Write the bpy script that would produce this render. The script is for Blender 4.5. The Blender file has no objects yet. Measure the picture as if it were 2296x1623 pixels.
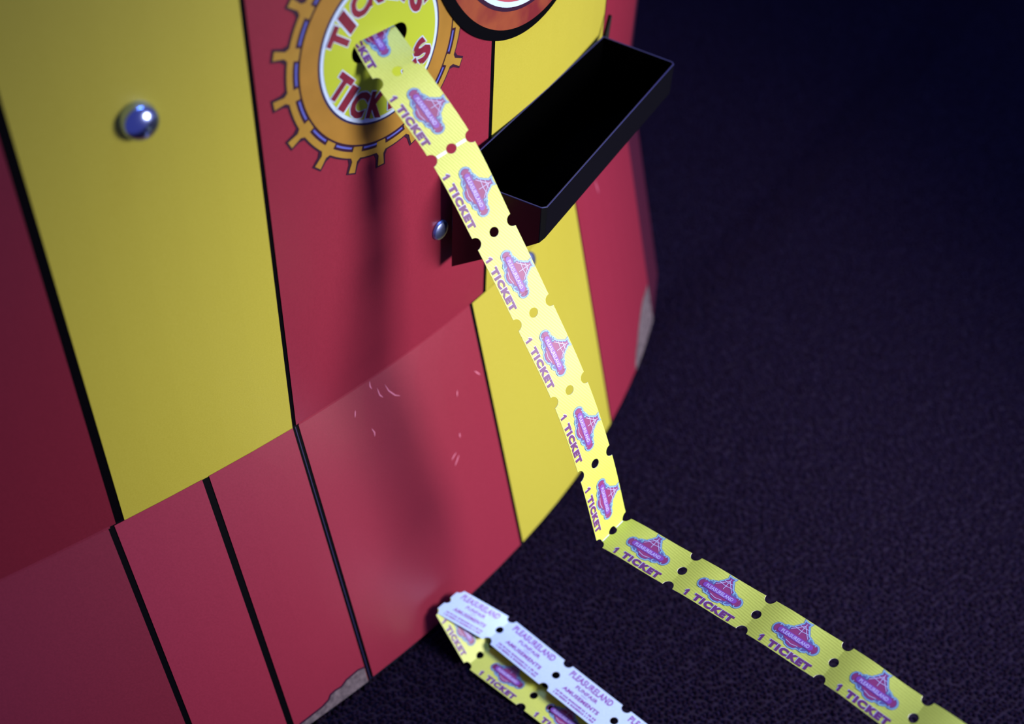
import bpy, bmesh, math, random
import numpy as np
from mathutils import Vector, Matrix
from mathutils.geometry import delaunay_2d_cdt

S = 0.0527                      # metres per working unit (one ticket is about 0.95 units long)
random.seed(7)
rng = np.random.default_rng(7)
scn = bpy.context.scene
col = scn.collection

# ------------------------------------------------------------------ camera
cam_d = bpy.data.cameras.new('camera')
cam = bpy.data.objects.new('camera', cam_d)
col.objects.link(cam)
CAM_Z = 12.9
cam_d.sensor_width = 36.0
cam_d.sensor_fit = 'HORIZONTAL'
cam_d.lens = 2650.0 / 2296.0 * 36.0
cam_d.clip_start = 0.01
down = Vector(((980 - 1148) / 2650.0, (3550 - 811.5) / 2650.0, 1.0)).normalized()   # world down, in camera axes (x right, y down, z ahead)
up_c = -down
fw_c = (Vector((0, 0, 1)) - down * down.z).normalized()
rt_c = fw_c.cross(up_c)
if rt_c.x < 0:
    rt_c = -rt_c
Rm = Matrix((rt_c, fw_c, up_c))
cx, cy, cz = Rm @ Vector((1, 0, 0)), -(Rm @ Vector((0, 1, 0))), -(Rm @ Vector((0, 0, 1)))
M4 = Matrix((cx, cy, cz)).transposed().to_4x4()
M4.translation = Vector((0, 0, CAM_Z * S))
cam.matrix_world = M4
cam_d.dof.use_dof = True
cam_d.dof.focus_distance = 12.2 * S
cam_d.dof.aperture_fstop = 4.5
scn.camera = cam

# ------------------------------------------------------------------ world, lights, exposure
world = bpy.data.worlds.new('world')
scn.world = world
world.use_nodes = True
wb = world.node_tree.nodes['Background']
wb.inputs[0].default_value = (0.055, 0.060, 0.20, 1)
wb.inputs[1].default_value = 1.2


def area(name, loc, target, size, power, color, shape='DISK'):
    d = bpy.data.lights.new(name, 'AREA')
    d.shape = shape
    d.size = size * S
    d.energy = power
    d.color = color
    o = bpy.data.objects.new(name, d)
    col.objects.link(o)
    o.location = Vector(loc) * S
    o.rotation_euler = (Vector(target) - Vector(loc)).to_track_quat('-Z', 'Y').to_euler()
    return o


def spot(name, loc, target, radius, power, color, cone):
    d = bpy.data.lights.new(name, 'SPOT')
    d.shadow_soft_size = radius * S
    d.energy = power
    d.color = color
    d.spot_size = math.radians(cone)
    d.spot_blend = 1.0
    o = bpy.data.objects.new(name, d)
    col.objects.link(o)
    o.location = Vector(loc) * S
    o.rotation_euler = (Vector(target) - Vector(loc)).to_track_quat('-Z', 'Y').to_euler()
    return o


spot('key_lamp', (12.4, 5.0, 9.9), (2.2, 11.2, 3.0), 3.0, 50.0, (1.0, 0.95, 0.91), 84)
area('ceiling_lamp', (9.0, 18.0, 42.0), (4.0, 16.0, 0.0), 16.0, 30.0, (0.22, 0.40, 1.0))
scn.view_settings.view_transform = 'Standard'
scn.view_settings.look = 'None'
scn.view_settings.exposure = 0.0
scn.view_settings.gamma = 1.0
scn.view_settings.use_curve_mapping = False


# ------------------------------------------------------------------ materials
def mat(name, color, rough=0.5, metal=0.0, spec=0.5, coat=0.0):
    m = bpy.data.materials.new(name)
    m.use_nodes = True
    b = m.node_tree.nodes['Principled BSDF']
    b.inputs['Base Color'].default_value = (*color, 1)
    b.inputs['Roughness'].default_value = rough
    b.inputs['Metallic'].default_value = metal
    b.inputs['Specular IOR Level'].default_value = spec
    b.inputs['Coat Weight'].default_value = coat
    return m


def noisy(name, c1, c2, scale, rough=0.5, spec=0.5, bump=0.0, detail=6.0, stretch=None):
    m = mat(name, c1, rough, spec=spec)
    nt = m.node_tree
    b = nt.nodes['Principled BSDF']
    tc = nt.nodes.new('ShaderNodeTexCoord')
    n = nt.nodes.new('ShaderNodeTexNoise')
    n.inputs['Scale'].default_value = scale
    n.inputs['Detail'].default_value = detail
    if stretch:
        mp = nt.nodes.new('ShaderNodeMapping')
        mp.inputs['Scale'].default_value = stretch
        nt.links.new(tc.outputs['Object'], mp.inputs[0])
        nt.links.new(mp.outputs[0], n.inputs['Vector'])
    else:
        nt.links.new(tc.outputs['Object'], n.inputs['Vector'])
    r = nt.nodes.new('ShaderNodeValToRGB')
    r.color_ramp.elements[0].position = 0.35
    r.color_ramp.elements[1].position = 0.65
    r.color_ramp.elements[0].color = (*c1, 1)
    r.color_ramp.elements[1].color = (*c2, 1)
    nt.links.new(n.outputs['Fac'], r.inputs[0])
    nt.links.new(r.outputs[0], b.inputs['Base Color'])
    if bump:
        bp = nt.nodes.new('ShaderNodeBump')
        bp.inputs['Strength'].default_value = bump
        bp.inputs['Distance'].default_value = 0.0006
        nt.links.new(n.outputs['Fac'], bp.inputs['Height'])
        nt.links.new(bp.outputs[0], b.inputs['Normal'])
    return m


M = {}
M['red'] = noisy('red_vinyl', (0.225, 0.018, 0.041), (0.25, 0.021, 0.047), 900, 0.32, 0.7, 0.05)
M['yellow'] = noisy('yellow_vinyl', (0.40, 0.36, 0.040), (0.43, 0.39, 0.048), 1200, 0.42, 0.4, 0.05)
M['black'] = mat('black_board', (0.0012, 0.0012, 0.0025), 0.5, spec=0.06)
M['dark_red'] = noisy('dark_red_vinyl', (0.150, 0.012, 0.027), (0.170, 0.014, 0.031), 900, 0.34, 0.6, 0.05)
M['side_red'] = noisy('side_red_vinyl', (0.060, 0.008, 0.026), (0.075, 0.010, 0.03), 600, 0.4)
M['tray'] = mat('black_tray_plastic', (0.004, 0.004, 0.006), 0.16, spec=0.5)
M['tray_edge'] = mat('painted_rim_highlight', (0.020, 0.022, 0.085), 0.45)  # bluish reflection along the tray rim, painted into its base colour
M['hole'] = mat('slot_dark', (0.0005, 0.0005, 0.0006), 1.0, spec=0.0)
M['lemon'] = mat('lemon_print', (0.40, 0.49, 0.03), 0.4)
M['white_print'] = mat('white_print', (0.52, 0.66, 0.90), 0.4)
M['navy'] = mat('navy_print', (0.018, 0.014, 0.07), 0.4)
M['blue'] = mat('blue_print', (0.10, 0.12, 0.50), 0.4)
M['orange'] = noisy('orange_print', (0.30, 0.155, 0.022), (0.35, 0.18, 0.027), 60, 0.4)
M['gold'] = noisy('gold_print', (0.36, 0.22, 0.03), (0.33, 0.185, 0.026), 60, 0.4)
M['outline'] = mat('dark_outline_print', (0.028, 0.006, 0.026), 0.4)
M['letter_red'] = noisy('letter_red_print', (0.15, 0.009, 0.028), (0.21, 0.013, 0.036), 120, 0.4)
M['brown'] = noisy('brown_red_print', (0.16, 0.016, 0.022), (0.26, 0.06, 0.026), 45, 0.4, detail=3)
M['pink_print'] = mat('dull_pink_print', (0.40, 0.07, 0.10), 0.4)
M['chrome'] = mat('blued_steel', (0.42, 0.52, 0.95), 0.22, 1.0)
M['zinc'] = mat('zinc_plate', (0.34, 0.42, 0.80), 0.42, 1.0)
M['chip'] = noisy('bare_chipboard', (0.075, 0.058, 0.07), (0.16, 0.125, 0.14), 260, 0.85, 0.2, 0.6)
M['trim'] = mat('base_trim_plastic', (0.006, 0.008, 0.02), 0.4)
M['scuff'] = mat('scuff', (0.62, 0.18, 0.30), 0.6)
M['paper_y'] = noisy('yellow_ticket_paper', (0.52, 0.60, 0.043), (0.55, 0.64, 0.050), 900, 0.58, 0.5, 0.1)
M['paper_y'].node_tree.nodes['Principled BSDF'].inputs['IOR'].default_value = 2.05
M['paper_w'] = noisy('white_ticket_paper', (0.45, 0.61, 0.88), (0.49, 0.65, 0.92), 700, 0.6, 0.3, 0.1)
M['torn'] = mat('paper_core', (0.92, 0.92, 0.92), 0.8)
M['ink_violet'] = mat('violet_ink', (0.125, 0.018, 0.15), 0.5)
M['ink_magenta'] = mat('magenta_ink', (0.24, 0.022, 0.145), 0.5)
M['ink_banner'] = mat('banner_violet_ink', (0.2, 0.05, 0.4), 0.5)
M['ink_pale'] = mat('pale_violet_ink', (0.48, 0.46, 0.78), 0.5)
M['ink_sky'] = mat('sky_blue_ink', (0.23, 0.45, 0.6), 0.5)
M['ink_slate'] = mat('slate_blue_ink', (0.09, 0.09, 0.32), 0.5)
M['ink_back'] = mat('purple_back_ink', (0.24, 0.06, 0.38), 0.5)
nt_ = M['paper_y'].node_tree
wv = nt_.nodes.new('ShaderNodeTexWave')
wv.bands_direction = 'DIAGONAL'
wv.inputs['Scale'].default_value = 260.0
wv.inputs['Distortion'].default_value = 1.5
tc_ = nt_.nodes.new('ShaderNodeTexCoord')
nt_.links.new(tc_.outputs['Object'], wv.inputs['Vector'])
bp_ = nt_.nodes.new('ShaderNodeBump')
bp_.inputs['Strength'].default_value = 0.09
bp_.inputs['Distance'].default_value = 0.0004
nt_.links.new(wv.outputs['Fac'], bp_.inputs['Height'])
nt_.links.new(bp_.outputs[0], nt_.nodes['Principled BSDF'].inputs['Normal'])
for _k in ('ink_violet', 'ink_magenta', 'ink_banner', 'ink_pale', 'ink_sky', 'ink_slate'):
    M[_k].node_tree.nodes['Principled BSDF'].inputs['IOR'].default_value = 1.6
M['carpet'] = noisy('carpet_backing', (0.008, 0.005, 0.012), (0.014, 0.009, 0.024), 120, 1.0, 0.1)


# ------------------------------------------------------------------ object helpers
def link(name, me, parent=None, label=None, cat=None, group=None, kind=None):
    o = bpy.data.objects.new(name, me)
    col.objects.link(o)
    if parent:
        o.parent = parent
    if label:
        o['label'] = label
    if cat:
        o['category'] = cat
    if group:
        o['group'] = group
    if kind:
        o['kind'] = kind
    return o


def mesh_of(name, verts, faces, mats, fmat=None, smooth=False):
    """verts in working units, world space"""
    me = bpy.data.meshes.new(name)
    me.from_pydata([tuple(float(c) * S for c in v) for v in verts], [], faces)
    for m in mats:
        me.materials.append(M[m])
    if fmat is not None:
        me.polygons.foreach_set('material_index', fmat)
    if smooth:
        me.polygons.foreach_set('use_smooth', [True] * len(me.polygons))
    me.update()
    return me


def inside(pt, loop):
    x, y = pt
    c = False
    n = len(loop)
    j = n - 1
    for i in range(n):
        xi, yi = loop[i]
        xj, yj = loop[j]
        if (yi > y) != (yj > y) and x < (xj - xi) * (y - yi) / (yj - yi) + xi:
            c = not c
        j = i
    return c


def fill2d(loops, step=None):
    """even-odd fill of 2-D loops, with interior points so that it can be bent; returns verts, triangles"""
    vs, es = [], []
    for lp in loops:
        lp = list(lp)
        if step:
            out = []
            for i, p in enumerate(lp):
                q = lp[(i + 1) % len(lp)]
                n = max(1, int(math.hypot(q[0] - p[0], q[1] - p[1]) / step))
                out += [(p[0] + (q[0] - p[0]) * k / n, p[1] + (q[1] - p[1]) * k / n) for k in range(n)]
            lp = out
        b = len(vs)
        vs += [Vector(p) for p in lp]
        es += [(b + i, b + (i + 1) % len(lp)) for i in range(len(lp))]
    if step:
        xs = [v.x for v in vs]
        ys = [v.y for v in vs]
        nx = int((max(xs) - min(xs)) / step)
        ny = int((max(ys) - min(ys)) / step)
        for i in range(1, nx + 1):
            for j in range(1, ny + 1):
                p = (min(xs) + i * step + 1e-3 * (j % 3), min(ys) + j * step)
                k = 0
                for lp in loops:
                    if inside(p, lp):
                        k += 1
                if k % 2:
                    vs.append(Vector(p))
    r = delaunay_2d_cdt(vs, es, [], 0, 1e-6)
    V = [(v.x, v.y) for v in r[0]]
    F = []
    for f in r[2]:
        c = (sum(V[i][0] for i in f) / 3, sum(V[i][1] for i in f) / 3)
        k = sum(1 for lp in loops if inside(c, lp))
        if k % 2:
            a, b, d = (V[i] for i in f)
            if (b[0] - a[0]) * (d[1] - a[1]) - (b[1] - a[1]) * (d[0] - a[0]) < 0:
                f = f[::-1]
            F.append(tuple(f))
    return V, F


def circle(c, r, n=48, a0=0.0, a1=None):
    if a1 is None:
        return [(c[0] + r * math.cos(2 * math.pi * i / n), c[1] + r * math.sin(2 * math.pi * i / n)) for i in range(n)]
    return [(c[0] + r * math.cos(a0 + (a1 - a0) * i / n), c[1] + r * math.sin(a0 + (a1 - a0) * i / n)) for i in range(n + 1)]


def ribbon(pts, w, taper=False):
    L, Rr = [], []
    n = len(pts)
    for i, p in enumerate(pts):
        a = pts[max(0, i - 1)]
        b = pts[min(n - 1, i + 1)]
        d = math.hypot(b[0] - a[0], b[1] - a[1]) or 1
        nx, ny = -(b[1] - a[1]) / d, (b[0] - a[0]) / d
        h = w / 2 * (math.sin(math.pi * (i + 0.35) / (n - 0.3)) if taper else 1)
        L.append((p[0] + nx * h, p[1] + ny * h))
        Rr.append((p[0] - nx * h, p[1] - ny * h))
    return L + Rr[::-1]


def text2d(s, bold=0.0, shear=0.0):
    """flat letters, normalised to cap height 1 with the baseline at 0; returns verts, faces, width"""
    cu = bpy.data.curves.new('t', 'FONT')
    cu.body = s
    cu.size = 1.0
    cu.resolution_u = 3
    cu.offset = bold
    cu.shear = shear
    cu.space_character = 1.0 + bold * 2.2 + (0.08 if bold > .05 else 0)
    o = bpy.data.objects.new('t', cu)
    col.objects.link(o)
    bpy.context.view_layer.update()
    dg = bpy.context.evaluated_depsgraph_get()
    me = o.evaluated_get(dg).to_mesh()
    V = [(v.co.x, v.co.y) for v in me.vertices]
    F = [tuple(p.vertices) for p in me.polygons]
    o.evaluated_get(dg).to_mesh_clear()
    bpy.data.objects.remove(o)
    bpy.data.curves.remove(cu)
    x0 = min(v[0] for v in V)
    x1 = max(v[0] for v in V)
    y0 = min(v[1] for v in V)
    y1 = max(v[1] for v in V)
    k = 1.0 / (y1 - y0)
    V = [((v[0] - x0) * k, (v[1] - y0) * k) for v in V]
    return V, F, (x1 - x0) * k


def fit_text(s, x0, x1, yc, h, bold=0.0, shear=0.0):
    V, F, w = text2d(s, bold, shear)
    return [(x0 + v[0] / w * (x1 - x0), yc + (v[1] - 0.5) * h) for v in V], F


def merge(parts):
    V, F = [], []
    for v, f in parts:
        b = len(V)
        V += list(v)
        F += [tuple(i + b for i in q) for q in f]
    return V, F


# ------------------------------------------------------------------ cabinet plan curve (u runs along the front, u = 0 at the second black line)
CO = [1.07066480e-04, -3.33506483e-03, -2.86747489e-02, 1.91157534, -15.0792028]
yy = np.linspace(6.0, 15.45, 900)
xx = np.polyval(CO, yy)
sl = (xx[1] - xx[0]) / (yy[1] - yy[0])
ye = np.linspace(3.6, 6.0, 200)[:-1]
xe = xx[0] + (ye - 6.0) * sl
PX = np.concatenate([xe, xx])
PY = np.concatenate([ye, yy])
i0 = int(np.argmin(np.hypot(PX + 2.31, PY - 8.57)))
PU = np.concatenate([[0], np.cumsum(np.hypot(np.diff(PX), np.diff(PY)))])
PU -= PU[i0]
U_L, U_R = float(PU[0]), float(PU[-1])
SIDE_A = math.radians(83.5)
SIDE_N = 1.15
ZB, Z0 = 3.45, 0.15
DL = np.array([0.23107497, -0.29244794, -0.92794319])
WMAX = (ZB - Z0) / -DL[2]


def plan(u):
    if u > U_R:
        d = u - U_R
        return (PX[-1] + math.cos(SIDE_A) * d, PY[-1] + math.sin(SIDE_A) * d), (math.cos(SIDE_A), math.sin(SIDE_A))
    h = 0.05
    a, b = max(U_L, u - h), min(U_R, u + h)
    t = (np.interp(b, PU, PX) - np.interp(a, PU, PX), np.interp(b, PU, PY) - np.interp(a, PU, PY))
    n = math.hypot(*t)
    return (float(np.interp(u, PU, PX)), float(np.interp(u, PU, PY))), (t[0] / n, t[1] / n)


def upper(u, z, off=0.0):
    p, t = plan(u)
    return (p[0] + t[1] * off, p[1] - t[0] * off, z)


def kick(u, w, off=0.0):
    p, t = plan(u)
    n = np.cross(np.array([t[0], t[1], 0.0]), DL)
    n = n / np.linalg.norm(n)
    if n[0] < 0:
        n = -n
    q = np.array([p[0], p[1], ZB]) + DL * w + n * off
    return tuple(q)


def flip_to(V3, F, ref):
    """turn the faces so that they look along ref"""
    a, b, c = (np.array(V3[i]) for i in F[0][:3])
    if np.dot(np.cross(b - a, c - a), ref) < 0:
        F = [tuple(f[::-1]) for f in F]
    return F


OUT = np.array([0.77, -0.64, 0.0])


def on_upper(name, loops, off, m, parent, step=0.14, thick=0.0, **kw):
    V, F = fill2d(loops, step)
    return put_upper(name, V, F, off, m, parent, **kw)


def put_upper(name, V, F, off, m, parent, **kw):
    V3 = [upper(u, z, off) for u, z in V]
    F = flip_to(V3, F, OUT)
    return link(name, mesh_of(name, V3, F, [m]), parent, **kw)


def on_kick(name, loops, off, m, parent, step=0.2, **kw):
    V, F = fill2d(loops, step)
    V3 = [kick(u, w, off) for u, w in V]
    F = flip_to(V3, F, OUT + np.array([0, 0, 0.3]))
    return link(name, mesh_of(name, V3, F, [m]), parent, **kw)


def rect(a, b, c, d):
    return [(a, c), (b, c), (b, d), (a, d)]


# ------------------------------------------------------------------ floor
fl = mesh_of('floor', [(-16, 1, 0), (26, 1, 0), (26, 46, 0), (-16, 46, 0)], [(0, 1, 2, 3)], ['carpet'])
floor = link('floor', fl, label='dark purple loop pile carpet', kind='structure')

# ------------------------------------------------------------------ ticket machine
machine = link('ticket_machine', None, label='red and yellow striped arcade cabinet with a round ticket outlet sign', cat='arcade machine')
TOP = 16.0
SLOT_C, SLOT_H, SLOT_R = (1.415, 7.505), 0.235, 0.108
slot_loop = ([(SLOT_C[0] + SLOT_H + SLOT_R * math.cos(a), SLOT_C[1] + SLOT_R * math.sin(a)) for a in np.linspace(-math.pi / 2, math.pi / 2, 12)] +
             [(SLOT_C[0] - SLOT_H + SLOT_R * math.cos(a), SLOT_C[1] + SLOT_R * math.sin(a)) for a in np.linspace(math.pi / 2, 1.5 * math.pi, 12)])

# black boards behind the stripes: the joints between the stripes show them as black lines
V, F = fill2d([rect(U_L, U_R, ZB, TOP), slot_loop], 0.5)
V3 = [upper(u, z) for u, z in V]
front_panel = link('front_panel', mesh_of('front_panel', V3, flip_to(V3, F, OUT), ['black']), machine)
V, F = fill2d([rect(U_L, U_R, 0.0, WMAX)], 0.5)
V3 = [kick(u, w) for u, w in V]
kick_panel = link('kick_panel', mesh_of('kick_panel', V3, flip_to(V3, F, OUT), ['black']), machine)

OFF = 0.008
# upper stripes: (from, to, colour)
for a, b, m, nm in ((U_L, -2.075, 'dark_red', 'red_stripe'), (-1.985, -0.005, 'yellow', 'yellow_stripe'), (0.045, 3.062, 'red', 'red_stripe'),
                    (3.125, 5.955, 'yellow', 'yellow_stripe'), (5.985, U_R, 'red', 'red_stripe')):
    zlo = ZB - (0.03 if m == 'yellow' else 0.0)
    lp = [rect(a, b, zlo, TOP)]
    if 0 < a < 1:
        lp.append(slot_loop)
    on_upper(nm, lp, OFF, m, front_panel, 0.4)
# lower stripes
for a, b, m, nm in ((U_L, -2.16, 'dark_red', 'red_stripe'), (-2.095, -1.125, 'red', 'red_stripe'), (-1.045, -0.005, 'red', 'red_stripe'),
                    (0.072, 2.79, 'red', 'red_stripe'), (2.845, 5.44, 'yellow', 'yellow_stripe'), (5.475, U_R, 'red', 'red_stripe')):
    on_kick(nm, [rect(a, b, 0.015, WMAX)], OFF, m, kick_panel, 0.4)
# the bend itself, where the red vinyl wraps round from the upper board to the lower one
for a, b in ((U_L, -2.14), (0.08, 2.79), (5.99, U_R)):
    n = 40
    us = np.linspace(a, b, n)
    V3 = [upper(u, ZB + 0.01, OFF) for u in us] + [kick(u, 0.02, OFF) for u in us]
    F = [(i, i + 1, n + i + 1, n + i) for i in range(n - 1)]
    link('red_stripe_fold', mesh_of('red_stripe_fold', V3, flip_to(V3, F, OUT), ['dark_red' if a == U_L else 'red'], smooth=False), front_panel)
on_kick('joint_line', [rect(0.026, 0.036, 0.02, WMAX)], 0.003, 'navy', kick_panel, 0.5)

# right-hand side, back and lid of the cabinet
us = [U_R, U_R + SIDE_N]
V3 = [upper(us[0], ZB, OFF), upper(us[1], ZB, OFF), upper(us[1], TOP, OFF), upper(us[0], TOP, OFF),
      kick(us[0], WMAX, OFF), kick(us[1], WMAX, OFF)]
F = [(0, 1, 2, 3), (4, 5, 1, 0)]
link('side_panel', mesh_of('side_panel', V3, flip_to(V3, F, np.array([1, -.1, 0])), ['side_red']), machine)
back = [upper(U_R + SIDE_N, 0)[:2], (0.6, 18.2), (-4.0, 19.0), (-13.0, 9.0), upper(U_L, 0)[:2]]
V3 = [(x, y, Z0) for x, y in back] + [(x, y, TOP) for x, y in back]
F = [(i, i + 1, 6 + i - 1 + 0, 5 + i) for i in range(4)]
link('back_panel', mesh_of('back_panel', V3, F, ['black']), machine)
us = np.linspace(U_L, U_R, 40)
lid = [upper(u, TOP) for u in us] + [(x, y, TOP) for x, y in back[:-1]]
link('lid_panel', mesh_of('lid_panel', lid, [tuple(range(len(lid)))], ['black']), machine)
# dark plastic trim along the foot, down to the carpet
us = np.linspace(U_L, U_R + SIDE_N, 90)
top = [kick(u, WMAX - 0.01, -0.03) for u in us]
V3 = top + [(p[0], p[1], 0.0) for p in top]
n = len(us)
F = [(i, i + 1, n + i + 1, n + i) for i in range(n - 1)]
link('base_trim', mesh_of('base_trim', V3, flip_to(V3, F, OUT), ['trim']), machine)

# bare chipboard where the vinyl has been knocked off the foot
chip = [(-0.01, 3.36), (-0.10, 3.335), (-0.18, 3.343), (-0.27, 3.35), (-0.362, 3.392), (-0.44, 3.38), (-0.518, 3.391), (-0.56, 3.44), (-0.663, 3.47), (-0.76, 3.475),
        (-0.862, 3.482), (-0.983, 3.49), (-1.02, WMAX + .01), (-0.012, WMAX + .01)]
on_kick('bare_chipboard', [chip], OFF + 0.004, 'chip', kick_panel, 0.08, label='bare chipboard where the red vinyl is torn off')
edge = chip[:12]
on_kick('torn_vinyl_edge', [ribbon([(u, w - 0.012) for u, w in edge], 0.022)], OFF + 0.007, 'outline', kick_panel, None)
chip = [(U_R - 0.02, 2.92), (7.45, 2.93), (7.25, 3.02), (7.06, 3.13), (6.93, 3.25), (6.80, 3.33), (6.70, 3.45), (6.66, WMAX + .01), (U_R + .0, WMAX + .01)]
on_kick('bare_chipboard', [chip], OFF + 0.004, 'chip', kick_panel, 0.1, label='worn bare corner of the cabinet foot')

# scuffs
for pts in ([(1.072, 0.03), (1.06, 0.09), (1.075, 0.13)], [(1.145, 0.16), (1.157, 0.258), (1.193, 0.31)], [(1.26, 0.18), (1.289, 0.277), (1.361, 0.38), (1.433, 0.43)],
            [(0.766, 0.32), (0.791, 0.247)], [(0.938, 0.569), (0.962, 0.64), (0.95, 0.684)], [(2.637, 0.819), (2.715, 0.92)],
            [(2.285, 0.875), (2.262, 0.943)], [(2.17, 1.40), (2.16, 1.46)], [(1.951, 1.644), (2.044, 1.60)], [(1.98, 1.75), (2.08, 1.66)],
            [(6.20, 0.20), (6.26, 0.42)]):
    q = []
    for i in range(len(pts) - 1):
        q += [(pts[i][0] + (pts[i + 1][0] - pts[i][0]) * k / 3, pts[i][1] + (pts[i + 1][1] - pts[i][1]) * k / 3) for k in range(3)]
    q.append(pts[-1])
    on_kick('scuff_mark', [ribbon(q, 0.016, True)], OFF + 0.003, 'scuff', kick_panel, None)

# ---- round sign around the outlet (flat print on the red stripe)
SC, SR = (1.445, 7.45), 0.755
o1 = OFF + 0.003
dz = 0.0025
sign = on_upper('outlet_sign', [circle(SC, 0.70, 72), slot_loop], o1 + 5 * dz, 'lemon', machine, 0.12, label='lemon yellow disc with red lettering round the slot')
on_upper('white_ring', [circle(SC, 0.735, 80), circle(SC, 0.69, 72)], o1 + 4 * dz, 'white_print', sign)
on_upper('navy_ring', [circle(SC, 0.758, 80), circle(SC, 0.72, 80)], o1 + 3 * dz, 'navy', sign)
on_upper('orange_ring', [circle(SC, 0.955, 96), circle(SC, 0.745, 80)], o1 + 3 * dz - .001, 'orange', sign)
on_upper('dark_ring', [circle(SC, 1.115, 110), circle(SC, 0.93, 96)], o1, 'outline', sign, 0.1)
on_upper('gold_rim', [circle(SC, 1.093, 110), circle(SC, 1.030, 110)], o1 + 2 * dz, 'gold', sign, 0.1)
for k in range(17):
    a = math.radians(-93.4 + 21.4 * k)
    if 5 < math.degrees(a) % 360 < 40:
        continue
    ca, sa = math.cos(a), math.sin(a)

    def pol(r, t, ca=ca, sa=sa):
        return (SC[0] + r * ca - t * sa, SC[1] + r * sa + t * ca)
    on_upper('peg_outline', [[pol(1.00, -.085), pol(1.115, -.085), pol(1.16, -.062), pol(1.268, -.062), pol(1.268, .062), pol(1.16, .062), pol(1.115, .085), pol(1.00, .085)]],
             o1 + .001, 'outline', sign, None)
    on_upper('peg', [[pol(0.975, -.055), pol(1.09, -.060), pol(1.13, -.030), pol(1.248, -.040), pol(1.248, .040), pol(1.13, .030), pol(1.09, .060), pol(0.975, .055)]],
             o1 + 2 * dz + .001, 'gold', sign, None)
    b0, b1 = a + math.radians(4.6), a + math.radians(16.8)
    on_upper('blue_dash', [ribbon(circle(SC, 0.992, 8, b0, b1), 0.020)], o1 + 2 * dz, 'blue', sign, None)


def arc_letters(word, angs, r, h, ups):
    pal, red = [], []
    for ch, ad, upd in zip(word, angs, ups):
        a = math.radians(ad)
        V, F, w = text2d(ch, 0.055)
        Vb, Fb, wb_ = text2d(ch, 0.078)
        wd = 0.085 if ch == 'I' else 0.18
        for VV, FF, ww, dst, g in ((V, F, w, red, 1.0), (Vb, Fb, wb_, pal, 1.11)):
            rot = math.radians(upd - 90)
            pts = []
            for x, y in VV:
                lx = (x / ww - .5) * wd * g * (1.12 if ch != 'I' or g == 1 else 1.4)
                ly = (y - .5) * h * (1 + (g - 1) * .7)
                lx += 0.05 * ly
                pts.append((SC[0] + r * math.cos(a) + lx * math.cos(rot) - ly * math.sin(rot),
                            SC[1] + r * math.sin(a) + lx * math.sin(rot) + ly * math.cos(rot)))
            dst.append((pts, FF))
    put_upper('lettering_edge', *merge(pal), o1 + 6 * dz, 'white_print', sign)
    put_upper('lettering', *merge(red), o1 + 7 * dz, 'letter_red', sign)


arc_letters('TICKETS', (152.5, 136, 117, 95, 73, 52, 32), 0.565, 0.245, (147, 128, 108, 88, 66, 45, 26))
arc_letters('TICKETS', (-158.5, -142, -124.5, -101, -75, -50, -25), 0.562, 0.265, (43, 44, 56, 70, 88, 108, 128))

# ---- big round emblem beside the sign
EC = (3.78, 8.45)
emb = on_upper('round_emblem', [circle(EC, 1.70, 120), circle(EC, 1.43, 110)], o1 + 9 * dz, 'brown', machine, 0.15, label='brown and red round emblem with a black outline')
on_upper('black_outline', [circle((EC[0] - .02, EC[1] - .005), 1.735, 130), circle((EC[0] + .045, EC[1] + .02), 1.672, 120)], o1 + 10 * dz, 'black', emb, 0.15)
on_upper('dark_ring', [circle(EC, 1.445, 120), circle(EC, 1.39, 110)], o1 + 10 * dz, 'outline', emb, 0.15)
on_upper('white_ring', [circle(EC, 1.402, 110), circle(EC, 1.345, 110)], o1 + 11 * dz, 'white_print', emb, 0.15)
on_upper('inner_disc', [circle(EC, 1.36, 110)], o1 + 9 * dz, 'pink_print', emb, 0.2)

# ---- the outlet itself: a dark channel behind the slot
n = len(slot_loop)
V3 = [upper(u, z, OFF) for u, z in slot_loop] + [upper(u, z, -0.5) for u, z in slot_loop]
F = [(i, (i + 1) % n, n + (i + 1) % n, n + i) for i in range(n)] + [tuple(range(n, 2 * n))]
link('outlet_channel', mesh_of('outlet_channel', V3, F, ['hole']), machine)


# ---- domed bolts
def dome(P, nrm, r, h, name, label, m='zinc'):
    nrm = Vector(nrm).normalized()
    a = nrm.cross(Vector((0, 0, 1))).normalized()
    b = nrm.cross(a)
    P = Vector(P)
    prof = [(1.0, 0.0), (1.02, 0.12), (0.97, 0.32)] + [(math.cos(t), 0.30 + 0.70 * math.sin(t)) for t in np.linspace(0.35, 1.45, 8)]
    V3, F = [], []
    n = 32
    for rr, hh in prof:
        for i in range(n):
            t = 2 * math.pi * i / n
            V3.append(P + (a * math.cos(t) + b * math.sin(t)) * r * rr + nrm * h * hh)
    for k in range(len(prof) - 1):
        for i in range(n):
            F.append((k * n + i, k * n + (i + 1) % n, (k + 1) * n + (i + 1) % n, (k + 1) * n + i))
    V3.append(P + nrm * h * 1.0)
    for i in range(n):
        F.append(((len(prof) - 1) * n + i, (len(prof) - 1) * n + (i + 1) % n, len(V3) - 1))
    F = [f if (np.dot(np.cross(np.array(V3[f[1]] - V3[f[0]]), np.array(V3[f[2]] - V3[f[0]])), np.array(V3[f[0]] - P + nrm * .01)) > 0) else f[::-1] for f in F]
    return link(name, mesh_of(name, V3, F, [m], smooth=True), machine, label=label)


def nrm_u(u):
    t = plan(u)[1]
    return (t[1], -t[0], 0)


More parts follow.
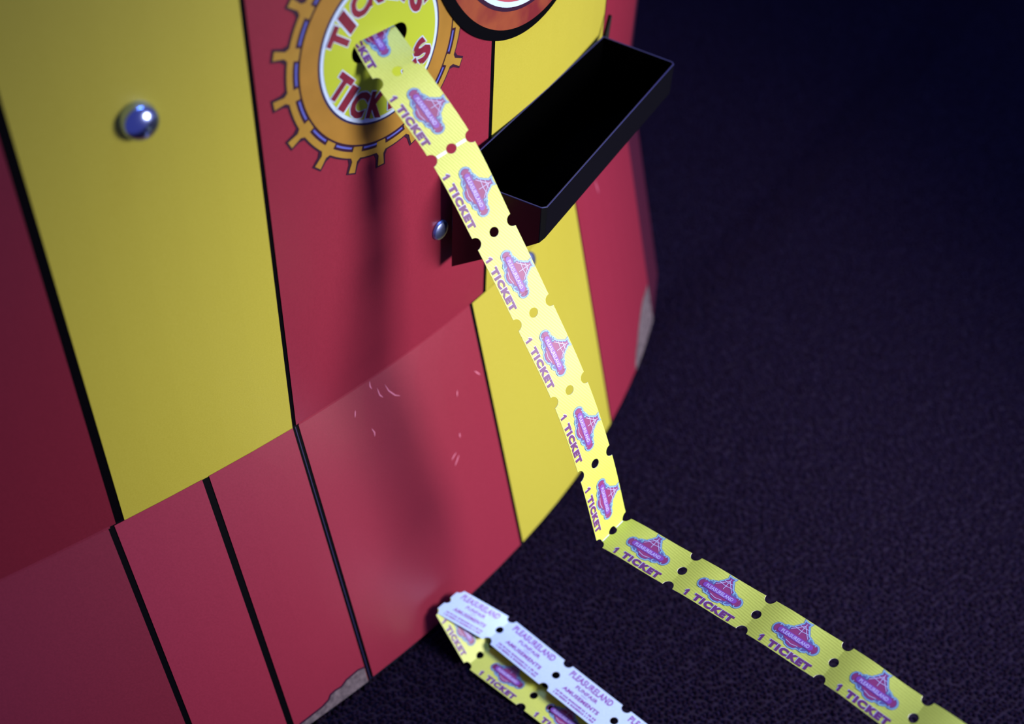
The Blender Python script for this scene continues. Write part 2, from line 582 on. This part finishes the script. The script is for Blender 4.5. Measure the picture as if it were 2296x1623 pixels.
dome(upper(-1.03, 7.71, OFF), nrm_u(-1.03), 0.16, 0.15, 'bolt', 'large shiny domed bolt on the yellow stripe', 'chrome')
dome(upper(2.225, 4.921, OFF), nrm_u(2.225), 0.118, 0.06, 'bolt', 'small bolt on the red stripe')
dome(kick(4.07, 0.13, OFF), (nrm_u(4.07)[0], nrm_u(4.07)[1], .36), 0.118, 0.06, 'bolt', 'small bolt half hidden behind the hanging strip')

# ---- black catch tray screwed to the front
IL, IR = (-0.743, 10.215), (0.875, 13.344)
outer = [(IL[0] + (IR[0] - IL[0]) * k / 4, IL[1] + (IR[1] - IL[1]) * k / 4) for k in range(5)]
OL, OR_ = (0.244, 9.703), (1.744, 12.80)


def lerp2(a, b, t):
    return (a[0] + (b[0] - a[0]) * t, a[1] + (b[1] - a[1]) * t)


outer += [lerp2(outer[-1], OR_, .5), lerp2(outer[-1], OR_, .96), lerp2(OR_, OL, .012)]
outer += [lerp2(OR_, OL, .5), lerp2(OR_, OL, .985), lerp2(OL, outer[0], .04), lerp2(OL, outer[0], .5)]
n = len(outer)
cen = np.mean(np.array(outer), axis=0)


def inset(loop, d):
    res = []
    m = len(loop)
    for i in range(m):
        a, b, c = np.array(loop[i - 1]), np.array(loop[i]), np.array(loop[(i + 1) % m])
        e1 = (b - a) / np.linalg.norm(b - a)
        e2 = (c - b) / np.linalg.norm(c - b)
        n1 = np.array([-e1[1], e1[0]])
        n2 = np.array([-e2[1], e2[0]])
        nn = (n1 + n2)
        nn /= np.linalg.norm(nn)
        k = d / max(0.35, np.dot(nn, n1))
        p1 = b + nn * k
        p2 = b - nn * k
        res.append(tuple(p1 if np.linalg.norm(p1 - cen) < np.linalg.norm(p2 - cen) else p2))
    return res


inner = inset(outer, 0.022)


def tray_bottom(p):
    # deep against the panel, shallow at the outer edge
    o = np.array(OL)
    d = np.array(OR_) - o
    d /= np.linalg.norm(d)
    nn = np.array([-d[1], d[0]])
    dist = abs(np.dot(np.array(p) - o, nn))
    f = min(1.0, dist / 1.10)
    return 5.25 + (4.45 - 5.25) * f - (0 if f > .1 else -0.05 * (1 - f / .1))


bm = bmesh.new()
TZ = 5.70
vo = [bm.verts.new((p[0] * S, p[1] * S, TZ * S)) for p in outer]
vi = [bm.verts.new((p[0] * S, p[1] * S, TZ * S)) for p in inner]
vb = [bm.verts.new((p[0] * S, p[1] * S, tray_bottom(p) * S)) for p in outer]
vf = [bm.verts.new((p[0] * S, p[1] * S, (tray_bottom(p) + .05) * S)) for p in inner]
for i in range(n):
    j = (i + 1) % n
    bm.faces.new((vo[i], vo[j], vi[j], vi[i]))
    bm.faces.new((vb[i], vb[j], vo[j], vo[i]))
    bm.faces.new((vi[i], vi[j], vf[j], vf[i]))
bm.faces.new(vb)
bm.faces.new(vf)
bmesh.ops.recalc_face_normals(bm, faces=bm.faces)
bmesh.ops.triangulate(bm, faces=[f for f in bm.faces if len(f.verts) > 4])
me = bpy.data.meshes.new('catch_tray')
bm.to_mesh(me)
bm.free()
me.materials.append(M['tray'])
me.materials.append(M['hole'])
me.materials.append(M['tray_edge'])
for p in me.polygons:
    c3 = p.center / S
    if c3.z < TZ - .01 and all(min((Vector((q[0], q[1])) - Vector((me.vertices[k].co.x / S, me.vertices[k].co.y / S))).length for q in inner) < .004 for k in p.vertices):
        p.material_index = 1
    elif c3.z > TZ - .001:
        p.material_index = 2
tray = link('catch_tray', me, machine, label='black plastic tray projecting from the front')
bv = tray.modifiers.new('bevel', 'BEVEL')
bv.width = 0.009 * S
bv.segments = 3
bv.limit_method = 'ANGLE'
bv.angle_limit = math.radians(35)
# pointed lug of its back plate at the far end
lug_pts = ((0.885, 13.342, 5.66), (0.935, 13.372, 5.66), (0.955, 13.50, 5.90), (0.938, 13.49, 5.90))
V3 = [(x + d * .77, y - d * .64, z) for d in (-.02, .02) for x, y, z in lug_pts]
F = [(4, 5, 6, 7), (0, 1, 5, 4), (1, 2, 6, 5), (2, 3, 7, 6), (3, 0, 4, 7)]
link('lug', mesh_of('lug', V3, F, ['black']), tray)

# ------------------------------------------------------------------ ticket strips
LT, WT = 0.9485, 0.466
RH, RN = 0.052, 0.066             # centre hole and edge notch radii


def ticket_outline():
    h = WT / 2
    o = []
    a = np.linspace(-math.pi / 2, math.pi / 2, 9)
    o += [(RN * math.cos(t), -h + RN * math.sin(t)) for t in np.linspace(math.pi / 2, 0, 7)]
    o += [(LT - RN * math.cos(t), -h + RN * math.sin(t)) for t in np.linspace(0, math.pi / 2, 7)]
    o += [(LT - RH * math.cos(t), RH * math.sin(t)) for t in a]
    o += [(LT - RN * math.cos(t), h - RN * math.sin(t)) for t in np.linspace(math.pi / 2, 0, 7)]
    o += [(RN * math.cos(t), h - RN * math.sin(t)) for t in np.linspace(0, math.pi / 2, 7)]
    o += [(RH * math.cos(t), -RH * math.sin(t)) for t in np.linspace(-math.pi / 2, math.pi / 2, 9)]
    return o


TV, TF = fill2d([ticket_outline()], 0.055)
TB = ticket_outline()


def sl_(p):      # strip-local helper: fractions of the ticket to working units
    return (p[0] * LT, p[1] * WT)


# --- the printed front
def capsule(x0, x1, r, y=0.0, n=10):
    return ([(x1 + r * math.cos(t), y + r * math.sin(t)) for t in np.linspace(-math.pi / 2, math.pi / 2, n)] +
            [(x0 + r * math.cos(t), y + r * math.sin(t)) for t in np.linspace(math.pi / 2, 1.5 * math.pi, n)])


def grow(lp, d):
    c = np.mean(np.array(lp), axis=0)
    a = np.array(lp)
    area2 = np.sum(a[:, 0] * np.roll(a[:, 1], -1) - np.roll(a[:, 0], -1) * a[:, 1])
    s = 1 if area2 > 0 else -1
    res = []
    for i in range(len(a)):
        e1 = a[i] - a[i - 1]
        e2 = a[(i + 1) % len(a)] - a[i]
        e1 /= (np.linalg.norm(e1) or 1)
        e2 /= (np.linalg.norm(e2) or 1)
        nn = np.array([e1[1] + e2[1], -(e1[0] + e2[0])]) * s
        l = np.linalg.norm(nn)
        nn = nn / l if l > 1e-6 else nn
        k = d / max(.5, np.dot(nn, np.array([e1[1], -e1[0]]) * s))
        res.append(tuple(a[i] + nn * k))
    return res


X0, X1 = 0.300 * LT, 0.740 * LT
XM = 0.52 * LT
bank = capsule(X0, X1, 0.034, 0.0)
for sx, ex in ((1, X0), (-1, X1)):
    pass
knob_l = circle((X0 + .004, 0), 0.046, 16)
knob_r = circle((X1 - .004, 0), 0.046, 16)
half = [(.100, .01), (.104, .078), (.078, .088), (.070, .108), (.050, .130), (.036, .156), (.016, .178), (.022, .200), (.008, .197)]
body = [(XM + x, y) for x, y in half] + [(XM - x, y) for x, y in half[::-1]]
scal = [(XM + .115, -.01), (XM - .115, -.01), (XM - .105, -.052), (XM - .070, -.060), (XM - .045, -.092), (XM, -.102), (XM + .045, -.092), (XM + .070, -.060), (XM + .105, -.052)]
shoulder = [(X0 + .02, 0.0), (X0 + .06, -.058), (XM - .11, -.070), (XM + .11, -.070), (X1 - .06, -.058), (X1 - .02, 0), (X1 - .05, .052), (XM + .12, .062), (XM - .12, .062), (X0 + .05, .052)]
shapes = [capsule(X0, X1, 0.040), knob_l, knob_r, body, scal, shoulder]


def curl(cx_, cy_, r, a0, a1, w=0.010):
    return ribbon([(cx_ + r * (1 - .5 * i / 9) * math.cos(a0 + (a1 - a0) * i / 9), cy_ + r * (1 - .5 * i / 9) * math.sin(a0 + (a1 - a0) * i / 9)) for i in range(10)], w)


curls = [curl(X0 + .075, .062, .026, math.pi, -1.2), curl(X1 - .075, .062, .026, 0, math.pi + 1.2),
         curl(X0 + .085, -.066, .026, math.pi, 2 * math.pi + 1.2), curl(X1 - .085, -.066, .026, 0, -math.pi - 1.2),
         curl(X0 - .010, .040, .020, 2.6, -.4), curl(X1 + .010, -.040, .020, -.6, -3.6), curl(X0 - .01, -.04, .02, 3.6, 6.6), curl(X1 + .01, .04, .02, .6, 3.6)]
lines = [ribbon([(XM - .10, .06), (XM - .05, .11), (XM, .165)], .006), ribbon([(XM + .10, .06), (XM + .05, .11), (XM, .165)], .006),
         ribbon([(XM, .05), (XM, .19)], .006), ribbon([(XM - .085, .105), (XM, .095), (XM + .085, .105)], .006),
         ribbon([(XM - .05, .145), (XM, .138), (XM + .05, .145)], .006), ribbon([(XM - .07, -.06), (XM, -.075), (XM + .07, -.06)], .006)]
# layers: name, material, (verts, faces), height step
SEG = 0.06
FRONT = []
FRONT.append(('logo_edge', 'ink_slate', merge([fill2d([grow(s, .0235)], SEG) for s in shapes]), 1))
FRONT.append(('logo', 'ink_sky', merge([fill2d([grow(s, .019)], SEG) for s in shapes]), 2))
FRONT.append(('logo_outline', 'ink_slate', merge([fill2d([grow(s, .0075)], SEG) for s in shapes]), 3))
FRONT.append(('logo_fill', 'ink_magenta', merge([fill2d([s], SEG) for s in (body, scal, capsule(X0, X1, .036), knob_l, knob_r)]), 4))
FRONT.append(('logo_scroll', 'ink_sky', merge([fill2d([s]) for s in curls]), 5))
FRONT.append(('logo_line', 'ink_pale', merge([fill2d([s]) for s in lines]), 6))
FRONT.append(('logo_banner', 'ink_banner', fill2d([capsule(X0 + .035, X1 - .035, .029)], SEG), 6))
FRONT.append(('banner_lettering', 'ink_pale', fit_text('PLEASURELAND', X0 + .045, X1 - .045, 0.0, .040, .02), 7))
one = [(.30, 0), (.80, 0), (.80, 1), (.46, 1), (.0, .74), (.0, .50), (.30, .62)]
t1 = fill2d([[(.205 * LT + x * .052 * LT, (-.47 + y * .17) * WT) for x, y in one]])
t2 = fit_text('TICKET', .325 * LT, .845 * LT, -.385 * WT, .175 * WT, .075)
FRONT.append(('lettering_edge', 'ink_pale', merge([([(x - .008, y + .003) for x, y in t[0]], t[1]) for t in (t1, t2)]), 1))
FRONT.append(('lettering', 'ink_violet', merge([t1, t2]), 2))
# --- the printed back
BACK = []
b1 = fit_text('PLEASURELAND', .12 * LT, .83 * LT, .33 * WT, .20 * WT, .03)
b2 = fit_text('FUNFAIR', .31 * LT, .67 * LT, .105 * WT, .115 * WT, .03)
b3 = fit_text('AMUSEMENTS', .19 * LT, .79 * LT, -.13 * WT, .12 * WT, .04)
b4 = fill2d([rect(.44 * LT, .54 * LT, -.015 * WT, .0 * WT)])
small = []
rr = random.Random(3)
for yb in (-.315, -.405):          # two lines of print too fine to read
    x = .14
    while x < .83:
        w = rr.uniform(.012, .024)
        small.append(fill2d([rect(x * LT, (x + w) * LT, (yb - .028) * WT, (yb + .028) * WT)]))
        if rr.random() < .5:
            small.append(fill2d([rect((x + w) * LT, (x + w + .008) * LT, (yb - .0) * WT, (yb + .026) * WT)]))
        x += w + rr.choice((.009, .010, .022))
BACK.append(('lettering', 'ink_back', merge([b1, b2, b3, b4] + small), 2))

PAPER = 0.006
LAYER = 0.0011


class Path:
    """strip surface between perforations i and i+1: centre points P, width vectors Wd; smooth except at the listed creases"""

    def __init__(self, P, Wd, crease=(), bow=None):
        self.P = np.array(P, float)
        self.W = np.array(Wd, float)
        self.crease = set(crease)
        self.bow = bow or {}
        n = len(P)
        self.T = []
        for i in range(n - 1):
            a = self.P[i + 1] - self.P[i]
            t0 = a if (i == 0 or i in self.crease) else (self.P[i + 1] - self.P[i - 1]) / 2
            t1 = a if (i + 1 == n - 1 or i + 1 in self.crease) else (self.P[i + 2] - self.P[i]) / 2
            self.T.append((t0, t1))

    def c(self, i, s):
        p0, p1 = self.P[i], self.P[i + 1]
        t0, t1 = self.T[i]
        h = lambda s: ((2 * s**3 - 3 * s**2 + 1) * p0 + (s**3 - 2 * s**2 + s) * t0 + (-2 * s**3 + 3 * s**2) * p1 + (s**3 - s**2) * t1)
        d = lambda s: ((6 * s * s - 6 * s) * p0 + (3 * s * s - 4 * s + 1) * t0 + (-6 * s * s + 6 * s) * p1 + (3 * s * s - 2 * s) * t1)
        return h(s), d(s)

    def at(self, i, x, y, off):
        s = x / LT
        p, d = self.c(i, s)
        w = self.W[i] * (1 - s) + self.W[i + 1] * s
        wl = np.linalg.norm(w)
        n = np.cross(d, w)
        n /= np.linalg.norm(n)
        b = self.bow.get(i, (0, 0))
        bw = b[0] * math.sin(math.pi * s) + b[1] * math.sin(2 * math.pi * s)
        return p + w / wl * y + n * (off + bw)


def strip(name, path, idx, facing, label, group, torn=(), back_side_print=True):
    root = link(name, None, label=label, cat='ticket strip', group=group)
    for i in idx:
        up_m, lo_m = ('paper_y', 'paper_w') if facing == 'front' else ('paper_w', 'paper_y')
        nv = len(TV)
        V3 = [path.at(i, x, y, 0) for x, y in TV] + [path.at(i, x, y, -PAPER) for x, y in TV]
        F = [tuple(f) for f in TF] + [tuple(k + nv for k in f[::-1]) for f in TF]
        fm = [0] * len(TF) + [1] * len(TF)
        ed = {}
        for f in TF:
            for a, b in zip(f, f[1:] + f[:1]):
                ed[(a, b)] = 1
        for (a, b) in ed:
            if (b, a) not in ed:
                F.append((b, a, a + nv, b + nv))
                fm.append(2)
        ticket = link('ticket', mesh_of('ticket', V3, F, [up_m, lo_m, 'torn'], fm), root)
        for nm, m, (V, FF), k in (FRONT if facing == 'front' else BACK):
            V3 = [path.at(i, x, y, LAYER * k) for x, y in V]
            link(nm, mesh_of(nm, V3, FF, [m]), ticket)
        if i in torn:
            V, FF = fill2d([rect(-.016, .016, RH + .004, WT / 2 - RN - .004)], .08)
            V2, FF2 = fill2d([rect(-.016, .016, -WT / 2 + RN + .004, -RH - .004)], .08)
            V, FF = merge([(V, FF), (V2, FF2)])
            V3 = [path.at(i, x, y, LAYER * 2) for x, y in V]
            link('torn_perforation', mesh_of('torn_perforation', V3, FF, ['torn']), ticket)
    return root


# hanging strip: from inside the outlet, down to a crease, then out towards the right
n_in = OUT / np.linalg.norm(OUT)
P = [np.array([-1.36, 9.66, 7.545]) - n_in * .42 + np.array([0, 0, .25]),
     [-1.19, 9.425, 7.343], [-0.685, 9.261, 6.662], [-0.25, 9.109, 5.836], [0.186, 8.881, 5.028], [0.612, 8.619, 4.223], [0.955, 8.384, 3.37],
     [1.227, 8.19, 2.483], [1.946, 7.584, 2.643], [2.633, 6.955, 2.836], [3.262, 6.29, 3.08], [3.798, 5.573, 3.383], [4.28, 4.84, 3.76]]
W1 = [[.20, .36, -.02], [.33, .255, .13], [.335, .235, .13], [.33, .28, .10], [.32, .285, .11], [.31, .295, .09], [.31, .29, .115], [.295, .30, .135], [.297, .292, .147], [.297, .292, .148],
      [.29, .31, .125], [.295, .318, .09], [.295, .318, .09]]
bow = {i: (0.010, 0.012) for i in range(7, 12)}
path1 = Path(P, W1, crease=(7, 8, 9, 10, 11), bow=bow)
strip('ticket_strip', path1, range(0, 12), 'front',
      'long yellow ticket strip hanging out of the round outlet and bending off to the right', None, torn=(2, 7))

# second strip: its fold rests against the cabinet foot; white backs on top, yellow fronts below
foldL, foldR = np.array([-0.785, 8.30, .52]), np.array([-0.455, 8.68, .52])
Fc = (foldL + foldR) / 2
Wf = np.array([.30, .345, .0])
Ptop = [Fc, [0.049, 8.318, .2], [0.767, 7.724, .2], [1.462, 7.15, .22], [2.16, 6.57, .25], [2.86, 5.99, .28]]
Wt_ = [Wf, [.31, .35, .0], [.31, .35, .0], [.31, .345, .0], [.31, .345, .0], [.31, .345, .0]]
path2 = Path(Ptop, Wt_, crease=(1,))
Plow = [Fc, [-0.176, 8.009, .08], [0.51, 7.506, .07], [1.21, 6.98, .07], [1.9, 6.4, .07]]
Wl_ = [Wf, [.31, .34, .0], [.31, .34, .0], [.31, .34, .0], [.31, .34, .0]]
path3 = Path(Plow, Wl_, crease=(1, 2, 3))
s2 = strip('ticket_strip', path2, range(0, 5), 'back',
           'folded ticket strip on the carpet against the cabinet foot, white printed backs upward', None)
# the lower run is the same strip, folded under
nodes = []
tmp = strip('ticket_strip_lower', path3, range(0, 4), 'front', None, None)
for ch in list(tmp.children):
    ch.parent = s2
bpy.data.objects.remove(tmp)

# ------------------------------------------------------------------ carpet pile: small loops in rows, nobody could count them
pitch_a, pitch_b = 0.062, 0.070
ang = math.radians(38)
ga, gb = np.meshgrid(np.arange(-330, 460), np.arange(-330, 460))
ga = ga.ravel().astype(float)
gb = gb.ravel().astype(float)
la = (ga + .5 * (gb % 2)) * pitch_a + rng.normal(0, .010, ga.size)
lb = gb * pitch_b + rng.normal(0, .010, ga.size)
px = la * math.cos(ang) - lb * math.sin(ang) + 3
py = la * math.sin(ang) + lb * math.cos(ang) + 12
xc = np.interp(np.clip(py - 1.04, PY[0], PY[-1]), PY, PX) + .82      # foot of the cabinet
keep = (py > 4.4) & (py < 27) & (px > -4.0) & (px < .55 * py + 3.4) & ((px > xc - .25) | (py > 17.3))
px, py = px[keep], py[keep]
n = px.size
k6 = np.arange(5) * 2 * math.pi / 5
ring0 = np.stack([np.cos(k6) * .037, np.sin(k6) * .027, np.zeros(5)], 1)
ring1 = np.stack([np.cos(k6) * .027, np.sin(k6) * .020, np.full(5, .034)], 1)
base = np.concatenate([ring0, ring1, [[0, 0, .045]]])
rot = ang + rng.normal(0, .35, n)
sc = rng.uniform(.6, 1.35, n)
ca, sa = np.cos(rot), np.sin(rot)
bx = base[None, :, 0] * ca[:, None] - base[None, :, 1] * sa[:, None]
by = base[None, :, 0] * sa[:, None] + base[None, :, 1] * ca[:, None]
bz = base[None, :, 2] * sc[:, None] + np.zeros_like(bx)
# a faint raised seam runs away across the carpet
sd = np.array([0.537, 0.844])
dist = (px - 2.37) * sd[1] - (py - 14.26) * sd[0]
lift = .05 * np.exp(-(dist / .30) ** 2)
V = np.stack([bx + px[:, None], by + py[:, None], bz + lift[:, None]], 2).reshape(-1, 3) * S
fa = []
for i in range(5):
    j = (i + 1) % 5
    fa += [(i, j, 5 + j), (i, 5 + j, 5 + i), (5 + i, 5 + j, 10)]
fa = np.array(fa)
Fi = (fa[None] + (np.arange(n) * 11)[:, None, None]).reshape(-1, 3)
me = bpy.data.meshes.new('carpet_pile')
me.vertices.add(len(V))
me.vertices.foreach_set('co', V.ravel())
me.loops.add(Fi.size)
me.loops.foreach_set('vertex_index', Fi.ravel().astype(np.int32))
me.polygons.add(len(Fi))
me.polygons.foreach_set('loop_start', np.arange(0, Fi.size, 3, dtype=np.int32))
me.polygons.foreach_set('use_smooth', np.ones(len(Fi), bool))
me.update(calc_edges=True)
pm = noisy('carpet_yarn', (0.0042, 0.0014, 0.0046), (0.0120, 0.0075, 0.0290), 560, 0.95, 0.03, detail=4)
rp = [n_ for n_ in pm.node_tree.nodes if n_.type == 'VALTORGB'][0].color_ramp
rp.elements[0].position, rp.elements[1].position = 0.50, 0.72
pb = pm.node_tree.nodes['Principled BSDF']
pb.inputs['Sheen Weight'].default_value = 0.11
pb.inputs['Sheen Roughness'].default_value = 0.5
pb.inputs['Sheen Tint'].default_value = (0.35, 0.28, 0.9, 1)
me.materials.append(pm)
link('carpet_pile', me, floor, kind='stuff')
print('loops', n, 'tris', len(Fi))
